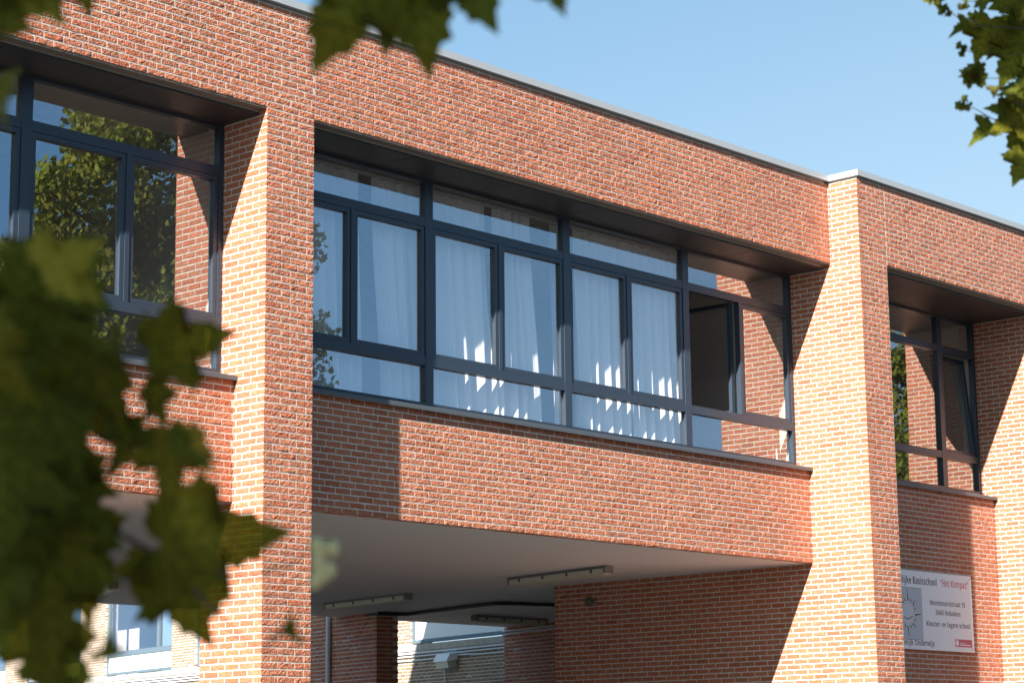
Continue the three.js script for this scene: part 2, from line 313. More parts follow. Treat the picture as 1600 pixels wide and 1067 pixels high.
windowStrip(0.004, X2 - 0.004, [2.272, 4.54, 6.772], [two, two, two, openTwo]);
windowStrip(XL, PW - 0.004, [-5.21, -2.955], [[[0, 1, 'shut']], two, two]);
windowStrip(X2R + 0.004, X3 - 0.004, [10.9, 12.622], [[[0, 1, 'shut']], [[0, 1, 'fixed']], [[0, 1, 'tilt']]]);
// sills
for (const [a, b] of [[XL, PW - 0.004], [0.004, X2 - 0.004], [X2R + 0.004, X3 - 0.004]]) {
  const sh = new THREE.Shape([[ZW - 0.05, YS + 0.004], [-0.40, YS + 0.004], [-0.40, YS - 0.012], [-0.392, YS - 0.012], [-0.390, YS + 0.03], [-0.394, YS + 0.034], [ZW - 0.05, YS + 0.058]].map(([x, y]) => new THREE.Vector2(x, y)));
  const g = new THREE.ExtrudeGeometry(sh, { depth: b - a, bevelEnabled: false }); g.rotateY(-Math.PI / 2); g.translate(b, G, 0);
  g.scale(1, 1, 1); obj('sill', g, sillM, school);
}
// rooms behind the windows
for (const [a, b] of [[XL + 0.05, -0.35], [-0.2, X2 + 0.25], [X2 + 0.4, XR - 0.4]]) {
  obj('room_floor', bx(a, b, 0.36, 0.42, -7, ZW - 0.06), M(lin(0.12, 0.10, 0.085), 0.6), school);
  obj('room_wall', bx(a, b, 0.421, 3.98, -7.1, -7), roomM, school);
  obj('room_wall', bx(a, a + 0.06, 0.421, 3.98, -6.999, -0.92), roomM, school);
  obj('room_wall', bx(b - 0.06, b, 0.421, 3.98, -6.999, -0.92), roomM, school);
  obj('window_apron', bx(a + 0.061, b - 0.061, 0.421, 1.25, ZW - 0.12, ZW - 0.062), roomM, school);
}
{ const tg = bx(-0.296, 0.296, 3.86, 3.88, -0.296, 0.296);
  for (let x = 0.1; x < 8.9; x += 0.6) for (let k = 0; k < 5; k++) { const o = obj('ceiling_tile', tg, tileM, school); o.position.set(x + 0.3, 0, -1.06 - 0.6 * k); }
  obj('room_ceiling', bx(-0.138, X2 + 0.188, 3.884, 3.97, -6.999, ZW - 0.08), tileM, school);
  obj('room_ceiling', bx(XL + 0.112, -0.412, 3.884, 3.97, -6.999, ZW - 0.08), tileM, school);
  obj('room_ceiling', bx(X2 + 0.462, XR - 0.462, 3.884, 3.97, -6.999, ZW - 0.08), tileM, school); }

// ---------------------------------------------------------------- curtains inside the middle window
const curtainM = M(lin(0.90, 0.90, 0.90), 0.95, { transmission: 0.22, thickness: 0, side: THREE.DoubleSide });
function curtain(x0t, x1t, x0b, x1b, label, s) {
  const n = 90, m = 14, pos = [], idx = [], uv = [];
  for (let j = 0; j <= m; j++) for (let i = 0; i <= n; i++) {
    const t = j / m, u = i / n, e = t * t * (3 - 2 * t), a = x0t + (x0b - x0t) * e, b = x1t + (x1b - x1t) * e, x = a + (b - a) * u, w = (x1t - x0t);
    const ph = u * w / 0.2 * 2 * Math.PI + s + 5.5 * vnoise(u * w * 2.2 + s * 1.7, t * 0.7, 5), amp = (0.026 + 0.045 * t) * (0.25 + 1.3 * vnoise(u * w * 3.1 + s * 3, t * 0.6, 8));
    pos.push(x + 0.012 * Math.sin(ph * 0.5 + t), 3.74 - 2.62 * t + G, -0.85 + amp * Math.sin(ph) + 0.01 * Math.sin(2.3 * ph + 1)); uv.push(u, t);
  }
  for (let j = 0; j < m; j++) for (let i = 0; i < n; i++) { const a = j * (n + 1) + i; idx.push(a, a + n + 1, a + 1, a + 1, a + n + 1, a + n + 2); }
  const g = new THREE.BufferGeometry(); g.setAttribute('position', new THREE.Float32BufferAttribute(pos, 3)); g.setAttribute('uv', new THREE.Float32BufferAttribute(uv, 2)); g.setIndex(idx); g.computeVertexNormals();
  tag(obj('curtain', g, curtainM), label, 'curtain', 'white curtains behind the middle window');
}
curtain(0.12, 1.40, 0.12, 1.46, 'white pleated curtain at the pier end of the middle window', 1);
curtain(1.60, 2.44, 1.78, 2.46, 'white curtain with slanting edge beside the first mullion gap', 2);
curtain(2.50, 3.36, 2.50, 3.52, 'white curtain just past the first wide mullion of the middle window', 3);
curtain(3.50, 4.10, 3.56, 4.28, 'white curtain pulled to a slant beside the dark gap', 4);
curtain(4.46, 4.78, 4.52, 4.86, 'narrow white curtain strip before the second wide mullion', 5);
curtain(4.86, 5.92, 4.90, 5.90, 'white curtain filling the casement after the second wide mullion', 6);
curtain(5.90, 6.98, 5.92, 7.02, 'white curtain beside the open casement', 7);
tag(obj('curtain_rail', bx(0.1, 7.1, 3.745, 3.775, -0.87, -0.83), M(lin(0.5, 0.5, 0.5), 0.5)), 'grey curtain rail above the white curtains of the middle window', 'curtain rail');

// ---------------------------------------------------------------- school sign
{ const S = thing('school_sign', 'white printed school name board on the shaded brick wall', 'sign', [11.69, -1.015 + G, ZS]);
  const w = 2.14, h = 1.06, cw = 1536, ch = 761, cv = document.createElement('canvas'); cv.width = cw; cv.height = ch; const c = cv.getContext('2d');
  const px = (x) => (x - 10.62) / w * cw, py = (y) => (0.044 - y) / h * ch, k = cw / w;
  c.fillStyle = '#e9ebee'; c.fillRect(0, 0, cw, ch);
  c.textBaseline = 'alphabetic';
  const T = (s, x, y, hgt, col, wid, align = 'left') => { c.font = `bold ${Math.round(hgt * k)}px sans-serif`; c.fillStyle = col; c.textAlign = align; c.fillText(s, px(x), py(y), wid * k); };
  T('Stedelijke Basisschool', 10.70, -0.135, 0.135, '#2b2b30', 1.17); T('"Het Kompas"', 11.95, -0.135, 0.135, '#c26a78', 0.74);
  T('Montessoristraat 15', 12.12, -0.40, 0.095, '#3a3a40', 1.0, 'center'); T('2660 Hoboken', 12.12, -0.53, 0.095, '#3a3a40', 0.72, 'center'); T('Kleuter- en lagere school', 12.12, -0.69, 0.095, '#3a3a40', 1.2, 'center');
  T('Stedelijk Onderwijs', 10.78, -0.965, 0.11, '#4a4248', 0.96);
  const ex = 10.76, ey = -0.19, es = 0.70; c.fillStyle = '#b4bcc6'; c.fillRect(px(ex), py(ey), es * k, es * k); c.strokeStyle = '#23262c'; c.lineWidth = 3; c.strokeRect(px(ex), py(ey), es * k, es * k);
  c.save(); c.translate(px(ex + es / 2), py(ey - es / 2));
  for (let i = 0; i < 16; i++) { const a = i * Math.PI / 8, L = (i % 4 === 0 ? 0.335 : i % 2 === 0 ? 0.26 : 0.215) * k, b = 0.17 * k, da = 0.16; for (const sd of [-1, 1]) { c.beginPath(); c.moveTo(Math.cos(a) * L, Math.sin(a) * L); c.lineTo(Math.cos(a) * b * 0.8, Math.sin(a) * b * 0.8); c.lineTo(Math.cos(a + sd * da) * b, Math.sin(a + sd * da) * b); c.closePath(); c.fillStyle = sd > 0 ? '#1d1f24' : '#e3e6ea'; c.fill(); c.lineWidth = 2; c.stroke(); } }
  c.beginPath(); c.arc(0, 0, 0.175 * k, 0, 7); c.fillStyle = '#c6ccd3'; c.fill(); c.lineWidth = 3; c.stroke(); c.beginPath(); c.arc(0, 0, 0.145 * k, 0, 7); c.lineWidth = 2; c.stroke();
  c.beginPath(); c.moveTo(-0.11 * k, 0.05 * k); c.quadraticCurveTo(0, 0.11 * k, 0.11 * k, 0.03 * k); c.lineWidth = 9; c.stroke(); c.restore();
  c.fillStyle = '#c0506a'; c.fillRect(px(12.27), py(-0.845), 0.44 * k, 0.105 * k); c.fillStyle = '#f3eef0';
  c.save(); c.translate(px(12.325), py(-0.897)); for (let i = 0; i < 8; i++) { c.rotate(Math.PI / 4); c.fillRect(-6, 8, 12, 26); } c.beginPath(); c.arc(0, 0, 16, 0, 7); c.fill(); c.restore(); c.fillRect(px(12.39), py(-0.893), 0.15 * k, 5); c.fillRect(px(12.39), py(-0.915), 0.28 * k, 9);
  const t = new THREE.CanvasTexture(cv); t.colorSpace = THREE.SRGBColorSpace;
  const bg = new THREE.BoxGeometry(w, h, 0.022); bg.translate(0, h / 2, 0.026); obj('board', bg, M(lin(0.7, 0.7, 0.7), 0.5), S);
  const fg = new THREE.PlaneGeometry(w - 0.006, h - 0.006); fg.translate(0, h / 2, 0.0395); obj('printed_face', fg, M(lin(1, 1, 1), 0.55, { map: t }), S);
  for (const sx of [-1, 1]) for (const y of [0.05, h - 0.05]) { const g = new THREE.CylinderGeometry(0.008, 0.008, 0.006, 10).rotateX(Math.PI / 2); g.translate(sx * (w / 2 - 0.04), y, 0.042); obj('screw', g, frameM, S); }
}

// ---------------------------------------------------------------- lamps, pipes under the building
const diffM = M(lin(0.55, 0.53, 0.40), 0.4), lampBodyM = M(lin(0.20, 0.20, 0.19), 0.6);
function fixture(x0, z0, x1, z1, label) {
  const dx = x1 - x0, dz = z1 - z0, L = Math.hypot(dx, dz), T = thing('ceiling_light', label, 'ceiling light', [(x0 + x1) / 2, G, (z0 + z1) / 2], 'fluorescent lights under the passage ceiling'); T.rotation.y = Math.atan2(-dz, dx);
  const b = (x0, x1, y0, y1, z0, z1) => bx(x0, x1, y0 - G, y1 - G, z0, z1);
  obj('housing', b(-L / 2, L / 2, -0.045, 0.003, -0.05, 0.05), lampBodyM, T);
  const sh = new THREE.Shape(); sh.moveTo(-0.062, -0.045); sh.lineTo(-0.056, -0.085); sh.quadraticCurveTo(-0.045, -0.105, 0, -0.107); sh.quadraticCurveTo(0.045, -0.105, 0.056, -0.085); sh.lineTo(0.062, -0.045);
  const dg = new THREE.ExtrudeGeometry(sh, { depth: L - 0.08, bevelEnabled: true, bevelSize: 0.012, bevelThickness: 0.02, bevelSegments: 2 }); dg.translate(0, 0, -(L - 0.08) / 2); dg.rotateY(Math.PI / 2); obj('diffuser', dg, diffM, T);
  for (const s of [-1, 1]) obj('end_cap', b(s * L / 2 - 0.03, s * L / 2 + 0.03, -0.09, -0.004, -0.066, 0.066), lampBodyM, T);
  for (let i = 0; i < 4; i++) { const x = -L / 2 + L * (i + 0.5) / 4; obj('clip', b(x - 0.018, x + 0.018, -0.075, -0.035, -0.078, 0.078), frameM, T); }
}
fixture(8.663, -9.231, 8.321, -7.137, 'fluorescent ceiling light before the dark brick pillar');
fixture(7.593, -4.389, 7.219, -2.373, 'fluorescent ceiling light near the passage side wall');
fixture(12.375, -9.662, 13.998, -9.571, 'fluorescent ceiling light turned across, above the pipes beyond the passage wall');
fixture(2.72, -4.40, 2.37, -2.348, 'fluorescent ceiling light half hidden behind the brick pier');
fixture(4.355, -9.39, 3.823, -8.204, 'fluorescent ceiling light under the left bay, seen between the leaves');
tag(obj('ceiling_pipe', mergeGeometries([limb([V3(10.95, G - 0.035, -11.4), V3(10.55, G - 0.035, -10.05)], 0.03, 0.03), limb([V3(10.5, G - 0.035, -10.02), V3(11.02, G - 0.035, -9.85)], 0.03, 0.03), limb([V3(10.99, G - 0.035, -9.85), V3(10.43, G - 0.035, -7.4), V3(10.46, G - 0.035, -7.25), V3(11.4, G - 0.04, -6.88)], 0.03, 0.03, 8, 40)]), blackPipeM), 'dark cable pipe bending along the passage ceiling', 'pipe');
{ const T = thing('wall_lamp', 'small dark round lamp on the shaded passage wall', 'lamp', [X2, -0.264 + G, -4.174]);
  const s = new THREE.SphereGeometry(0.062, 20, 14); s.translate(-0.075, 0, 0); obj('globe', s, M(lin(0.10, 0.09, 0.085), 0.25), T);
  const c = new THREE.CylinderGeometry(0.05, 0.058, 0.05, 20).rotateZ(Math.PI / 2); c.translate(-0.017, 0, 0); obj('base', c, lampBodyM, T); }

// ---------------------------------------------------------------- the building across the yard, turned by 14 degrees
const TH = 14 * Math.PI / 180;
const yard = thing('yard_building', 'pale brown brick school wing with strip windows across the yard', 'building', [17, 0, -14.8]);
yard.rotation.y = -(Math.PI / 2 + TH); yard.updateMatrixWorld(true);
const yardMortar = mortar;
const yWall = (n, g) => obj(n, g, yardMortar, yard);
const YB = 0.0, farWall = yWall('wall', bx(-34, 7, -G, -0.16, -0.35, -REC));
// windows along the wall: [from, to] in metres along the wall away from the passage
const wins = [[-2.6, 1.53], [4.6, 8.9], [11.7 - 4.2 + 2.6, 11.75], [13.1, 17.3], [19.0, 23.0], [24.6, 28.6]];
wins[2] = [10.3, 11.75];
const steel = M(lin(0.10, 0.14, 0.17), 0.4);
let prev = -7;
for (const [a, b] of wins) {
  if (a > prev) yWall('wall', bx(-a, -prev, -0.03, 4.4, -0.35, -REC)); prev = b;
  const W = new THREE.Group(); W.name = 'window'; yard.add(W);
  obj('frame', mergeGeometries([bx(-b, -b + 0.09, 0, 3, -0.14, -0.06), bx(-a - 0.09, -a, 0, 3, -0.14, -0.06), bx(-b + 0.09, -a - 0.09, 0, 0.07, -0.14, -0.06), bx(-b + 0.09, -a - 0.09, 0.47, 0.60, -0.14, -0.06), bx(-b + 0.09, -a - 0.09, 2.92, 3, -0.14, -0.06)]), steel, W);
  const mid = b - (b - a) * 0.77; obj('mullion', bx(-mid - 0.06, -mid + 0.06, 0.6, 2.92, -0.14, -0.055), steel, W);
  obj('panel', bx(-b + 0.09, -a - 0.09, 0.07, 0.47, -0.12, -0.09), whiteM, W);
  const pg = new THREE.PlaneGeometry(b - a - 0.18, 2.32); pg.translate(-(a + b) / 2, 1.76 + G, -0.1); obj('pane', pg, glassM, W);
  yWall('lintel_wall', bx(-b, -a, 3.0, 4.4, -0.35, -REC));
  obj('room_back', bx(-b, -a, 0, 3, -2.4, -2.3), roomM, yard);
}
yWall('wall', bx(-34, -prev, -0.03, 4.4, -0.35, -REC));
obj('roof', bx(-34, 7, 4.4, 4.6, -6, 0.1), concreteM, yard);
obj('sill_band', bx(-34, 7, -0.158, -0.032, -0.34, 0.03), concreteM, yard);
const wA = yWall('cross_wall', bx(4.7, 6.067 - REC, -G, 0.001, 5.114 - 0.4, 5.114 - REC)), wB = yWall('cross_wall', bx(0.2, 4.698, -G, 0.6, 5.114 - 0.4, 5.114 - REC)), wC = yWall('cross_wall', bx(3.578, 7.2, -G, 0.001, 0.4, 1.02 - REC));
{ // its bricks, plainer boxes
  const geos = []; for (let i = 0; i < 12; i++) { const g = brickGeo(60 + i, 0.3, 3, 1); geos.push(g); }
  const yTones = [], rTones = []; for (let i = 0; i < 8; i++) { const k = 0.75 + 0.5 * hash(i, 4, 7), h = hash(i, 6, 1); yTones.push([0.30 * k, (0.20 + 0.03 * h) * k, (0.125 + 0.03 * h) * k]); rTones.push(tones[Math.floor(i * 1.5)]); }
  const all = [...yTones, ...rTones], mats = all.map((t) => new THREE.MeshPhysicalMaterial({ roughness: 0.92, map: speck, color: lin(...t) }));
  const list = [];
  const L2 = (wall, x0, x1, y0, y1, z, red) => { const n = list.length; lay(list, wall, 'f', z, x0, x1, y0, y1, 'wild'); for (let i = n; i < list.length; i++) list[i].red = red; };
  L2(farWall, -30, 6.5, -1.6, -0.17, 0, false);
  prev = -7; for (const [a, b] of wins) { if (a > prev) L2(farWall, -a, -prev, 0, 2.2, 0, false); prev = b; }
  L2(wA, 4.7, 6.06, -2.4, 0, 5.114, true); L2(wB, 0.2, 4.7, -2.4, 0.6, 5.114, true); L2(wC, 3.58, 7.2, -2.4, 0, 1.02, true);
  // end of the cross wall that looks towards the street
  for (let k = -36; k < 0; k++) { const y = (k + 0.5) * PV; for (const [c, w] of k % 2 ? [[5.014, 0.199], [4.804, 0.199]] : [[5.06, 0.1], [4.905, 0.199]]) list.push({ wall: wA, dir: 'e', plane: 6.067, c, y, w, red: true, k }); }
  for (const b of list) {
    b.m = new THREE.Matrix4();
    if (b.dir === 'f') b.m.compose(V3(b.c, b.y + G, b.plane + rr(-0.002, 0.002)), new THREE.Quaternion(), V3(b.w / BL, 1, 1));
    else b.m.compose(V3(b.plane, b.y + G, b.c), new THREE.Quaternion().setFromEuler(new THREE.Euler(0, Math.PI / 2, 0)), V3(b.w / BL, 1, 1));
    b.g = Math.floor(rnd() * 12); b.t = Math.floor(rnd() * 8) + (b.red ? 8 : 0);
    const [x, y, d] = toPix(V3().setFromMatrixPosition(b.m).applyMatrix4(yard.matrixWorld));
    b.size = (y < 1062 && (b.red ? (x > 490 && x < 587 && y > 966) || (x > 790 && x < 865 && y > 990) : x > 628 && x < 786 && y > 1022)) && b.w > 0.15 ? 1 / d : 0;
  }
  const sorted = [...list].sort((p, q) => q.size - p.size), own = sorted.slice(0, 300).filter((b) => b.size > 0), rest = sorted.slice(own.length);
  for (const b of own) { const o = obj('brick', geos[b.g], mats[b.t], b.wall); b.m.decompose(o.position, o.quaternion, o.scale); }
  const vm = new THREE.MeshPhysicalMaterial({ roughness: 0.92, map: speck, color: 0xffffff, vertexColors: true });
  obj('brickwork', mergeBricks(rest, geos, all), vm, yard).userData.kind = 'stuff';
}
{ // things fixed to the yard walls, placed in the wall's own frame
  const at = (x, y, z) => V3(x, y + G, z).applyMatrix4(yard.matrixWorld);
  const run = (pts, r, label, name = 'conduit') => tag(obj(name, limb(pts.map((p) => at(...p)), r, r, 8, 60), pipeM), label, 'pipe', 'white pipes along the yard wall');
  run([[3.4, -0.195, 0.03], [0, -0.205, 0.03], [-30, -0.2, 0.03]], 0.016, 'uppermost of three thin white pipes below the yard window sill');
  run([[3.4, -0.255, 0.03], [0, -0.265, 0.03], [-30, -0.26, 0.03]], 0.016, 'middle of three thin white pipes below the yard window sill');
  run([[3.4, -0.33, 0.03], [1.0, -0.335, 0.03], [0.2, -0.30, 0.03], [-0.3, -0.34, 0.03], [-4, -0.33, 0.03], [-30, -0.33, 0.03]], 0.016, 'lowest of three white pipes, dipping round the floodlight on the yard wall');
  run([[3.56, -0.07, 1.05], [7.1, -0.06, 1.05]], 0.016, 'upper thin white pipe under the ceiling of the red side wall');
  run([[3.5, -0.34, 0.5], [3.52, -0.16, 1.03], [3.62, -0.135, 1.05], [7.1, -0.125, 1.05]], 0.014, 'lower thin white pipe curving round the end of the red side wall');
  run([[-0.1, -0.35, 0.03], [-0.1, -2.6, 0.03]], 0.014, 'thin white pipe running down from the floodlight');
  const D = thing('downpipe', 'pale grey rain pipe on the shaded red cross wall', 'pipe', at(4.52, -G, 5.16).toArray());
  const c = new THREE.CylinderGeometry(0.042, 0.042, G + 0.55, 16); c.translate(0, (G + 0.55) / 2, 0); obj('tube', c, pipeM, D);
  for (const y of [1.0, 3.72]) { const k = new THREE.CylinderGeometry(0.05, 0.05, 0.035, 16); k.translate(0, y, 0); obj('bracket', k, pipeM, D); }
  const F = thing('floodlight', 'white hooded floodlight on the yard wall below the pipes', 'floodlight', at(0.1, -0.60, 0.0).toArray()); F.rotation.y = yard.rotation.y;
  const sh = new THREE.Shape([[0.02, 0.06], [0.22, 0.03], [0.24, 0.16], [0.02, 0.20]].map((p) => new THREE.Vector2(...p))), hd = new THREE.Shape([[0.02, 0.2], [0.27, 0.155], [0.28, 0.17], [0.2, 0.31], [0.02, 0.34]].map((p) => new THREE.Vector2(...p)));
  const ex = (s, w) => { const g = new THREE.ExtrudeGeometry(s, { depth: w, bevelEnabled: false }); g.rotateY(-Math.PI / 2); g.translate(w / 2, 0, 0); return g; };
  obj('lens', ex(sh, 0.46), M(lin(0.5, 0.52, 0.42), 0.2), F); obj('hood', ex(hd, 0.52), whiteM, F); const pl = new THREE.BoxGeometry(0.5, 0.4, 0.03); pl.translate(0, 0.18, 0.012); obj('back_plate', pl, lampBodyM, F);
}

// ---------------------------------------------------------------- plane trees
const half = [[0.02, 0], [0.09, -0.07], [0.2, -0.09], [0.27, -0.03], [0.38, -0.06], [0.36, 0.03], [0.47, 0.08], [0.37, 0.13], [0.34, 0.19], [0.44, 0.24], [0.46, 0.33], [0.58, 0.42], [0.47, 0.45], [0.45, 0.53], [0.35, 0.47], [0.23, 0.45], [0.19, 0.50], [0.25, 0.58], [0.19, 0.66], [0.2, 0.76], [0.11, 0.8], [0.07, 0.9]];
function leafGeo(fold, curl, wob) {
  const P = [...half, [0, 1.04], ...half.slice().reverse().map(([x, y]) => [-x * (0.92 + 0.1 * hash(Math.round(y * 90), wob, 3)), y + 0.03 * (hash(Math.round(y * 70), wob, 4) - 0.5)])];
  const pos = [], idx = [], ribs = 7, mid = []; for (let i = 0; i < ribs; i++) mid.push([0, 1.04 * i / (ribs - 1)]);
  // three rings from the outline towards the midrib so that the blade can bend
  const R = [1, 0.62, 0.28]; const n = P.length;
  for (const r of R) for (const [x, y] of P) { const yc = Math.max(0.04, Math.min(0.9, 0.18 + y * 0.62)); pos.push([x * r, yc + (y - yc) * r]); }
  pos.push([0, 0.4]);
  for (let k = 0; k < 2; k++) for (let i = 0; i < n; i++) { const j = (i + 1) % n, a = k * n + i, b = k * n + j, c = (k + 1) * n + i, d = (k + 1) * n + j; idx.push(a, b, d, a, d, c); }
  for (let i = 0; i < n; i++) idx.push(2 * n + i, 2 * n + (i + 1) % n, 3 * n);
  const v = []; for (const [x, y] of pos) { const a = Math.abs(x); v.push(x, y, fold * a + curl * (y - 0.35) ** 2 + 0.05 * Math.sin(9 * x + wob) * a * 2 + 0.025 * Math.sin(13 * y + wob * 2) * a * 2); }
  const g = new THREE.BufferGeometry(); g.setAttribute('position', new THREE.Float32BufferAttribute(v, 3)); g.setAttribute('uv', new THREE.Float32BufferAttribute(pos.flatMap(([x, y]) => [x / 1.3 + 0.5, (y + 0.15) / 1.3]), 2)); g.setIndex(idx); g.computeVertexNormals(); return g;
}
const leafGeos = [leafGeo(-0.15, -0.25, 1), leafGeo(0.22, -0.5, 2), leafGeo(-0.3, 0.2, 3), leafGeo(0.05, -0.1, 4), leafGeo(0.5, -0.8, 5)];
const veinTex = tex(256, (u, v) => {
  const x = Math.abs((u - 0.5) * 1.3), y = v * 1.3 - 0.15; let d = x < 0.5 ? x : 1;                       // midrib, then side ribs from the base and along it
  const seg = (x0, y0, x1, y1) => { const t = Math.max(0, Math.min(1, ((x - x0) * (x1 - x0) + (y - y0) * (y1 - y0)) / ((x1 - x0) ** 2 + (y1 - y0) ** 2))); d = Math.min(d, Math.hypot(x - x0 - t * (x1 - x0), y - y0 - t * (y1 - y0)) + 0.004 * t); };
  seg(0, 0.03, 0.56, 0.41); seg(0, 0.02, 0.45, 0.06); for (let i = 0; i < 5; i++) seg(0, 0.2 + i * 0.14, 0.24 - i * 0.03, 0.4 + i * 0.14); for (let i = 1; i < 4; i++) { seg(i * 0.14, 0.03 + i * 0.095, i * 0.14 + 0.03, 0.2 + i * 0.1); seg(i * 0.14, 0.03 + i * 0.095, i * 0.14 + 0.14, 0.06 + i * 0.08); }
  const k = 0.70 + 0.16 * fbm(u * 16, v * 16, 83, 0, 3) + (d < 0.009 ? 0.16 : d < 0.02 ? 0.06 : 0); return [k, k, k * 0.9];
}, true);
const LM = (r, g, b) => M(lin(2.15 * r, 2.15 * g, 2.15 * b), 0.85, { map: veinTex, transmission: 0.42, thickness: 0, specularIntensity: 0.15, side: THREE.DoubleSide });
const leafMats = [LM(0.098, 0.098, 0.012), LM(0.078, 0.088, 0.013), LM(0.112, 0.104, 0.012), LM(0.24, 0.22, 0.035), LM(0.09, 0.078, 0.022)];  // the pale yellow one puts sunlight into the colour of a few leaves
const twigM = M(lin(0.10, 0.085, 0.06), 0.85), barkM = M(lin(0.20, 0.18, 0.14), 0.9, { map: sandTex, bumpMap: gritBump, bumpScale: 0.01 });
function crownLeaves(tree, base, blobs, n, size, s0) {
  const mesh = new THREE.InstancedMesh(leafGeo(0.1, -0.3, 7), LM(0.09, 0.115, 0.022), n), m = new THREE.Matrix4(), q = new THREE.Quaternion(), c = new THREE.Color(); seed = s0;
  for (let i = 0; i < n; i++) {
    const b = blobs[Math.floor(rnd() * blobs.length)]; let d; do d = V3(rr(-1, 1), rr(-1, 1), rr(-1, 1)); while (d.length() > 1 || d.length() < 0.25);
    const p = V3(b[0] + d.x * b[3], b[1] + d.y * b[4], b[2] + d.z * b[3]).sub(base);
    q.setFromEuler(new THREE.Euler(rr(-2.2, 0.4), rr(0, 6.28), rr(-0.7, 0.7))); const s = size * rr(0.7, 1.25); m.compose(p, q, V3(s, s, s)); mesh.setMatrixAt(i, m); const k = rr(0.65, 1.4); mesh.setColorAt(i, c.setRGB(k * rr(0.85, 1.35), k, k * rr(0.6, 1.1)));
  }
  mesh.name = 'crown'; mesh.userData.kind = 'stuff'; mesh.castShadow = mesh.receiveShadow = true; tree.add(mesh); return mesh;
}
function trunkAndLimbs(tree, h, spread, s0, r = 0.17) {
  seed = s0; obj('trunk', limb([V3(0, 0, 0), V3(0.05, h * 0.25, 0.03), V3(-0.04, h * 0.6, 0), V3(0.03, h, 0.02)], r, r * 0.35, 12), barkM, tree);
  for (let i = 0; i < 9; i++) { const a = i * 2.4 + rr(-0.3, 0.3), y = h * rr(0.4, 0.92), L = spread * rr(0.6, 0.95); obj('limb', limb([V3(0, y, 0), V3(Math.cos(a) * L * 0.5, y + L * 0.28, Math.sin(a) * L * 0.5), V3(Math.cos(a) * L, y + L * 0.42, Math.sin(a) * L)], r * 0.38, 0.02, 7), barkM, tree); }
}
// a lump of blobs about a crown centre
function lumps(cx, cy, cz, rx, ry, n, br, s0) { seed = s0; const o = []; for (let i = 0; i < n; i++) { let d; do d = V3(rr(-1, 1), rr(-1, 1), rr(-1, 1)); while (d.length() > 1); o.push([cx + d.x * rx, cy + d.y * ry, cz + d.z * rx, br * rr(0.7, 1.2), br * rr(0.6, 1)]); } return o; }

function streetTree(x, z, label, group, s0) {
  const T = thing('plane_tree', label, 'tree', [x, 0, z], group);
  trunkAndLimbs(T, 11.8, 2.9, s0); crownLeaves(T, V3(x, 0, z), lumps(x, 9.1, z, 2.9, 4.1, 140, 0.75, s0 + 1), 52000, 0.115, s0 + 2);
  return T;
}
streetTree(8.7, 12.5, 'tall leafy street tree mirrored in the window of the left bay', null, 101);
streetTree(34.8, 12.5, 'tall leafy street tree mirrored in the window beyond the second pier', null, 211);

// leaf at a place in view; angle: the way the tip points (0 up, 90 right), size: leaf length in photo pixels
function leafAt(tree, px, py, len, ang, dist, mat, gi, tiltA = 0, tiltB = 0) {
  const c = pix(px, py, dist), s = len * dist / FPX, a = ang * Math.PI / 180;
  const tip = UPV.clone().multiplyScalar(Math.cos(a)).addScaledVector(RT, Math.sin(a)), side = RT.clone().multiplyScalar(Math.cos(a)).addScaledVector(UPV, -Math.sin(a)), n = FW.clone().negate();
  const q = new THREE.Quaternion().setFromRotationMatrix(new THREE.Matrix4().makeBasis(side, tip, n)).multiply(new THREE.Quaternion().setFromEuler(new THREE.Euler(tiltA, tiltB, 0)));
  const o = obj('leaf', leafGeos[gi], mat, tree); o.quaternion.copy(q); o.scale.setScalar(s); o.position.copy(c).addScaledVector(tip, -0.42 * s).sub(tree.position);
  const base = o.position.clone(); return base;
}
const twig = (tree, pts, r0, r1, name = 'twig') => obj(name, limb(pts.map((p) => p.clone().sub(tree.position)), r0, r1, 6), twigM, tree);

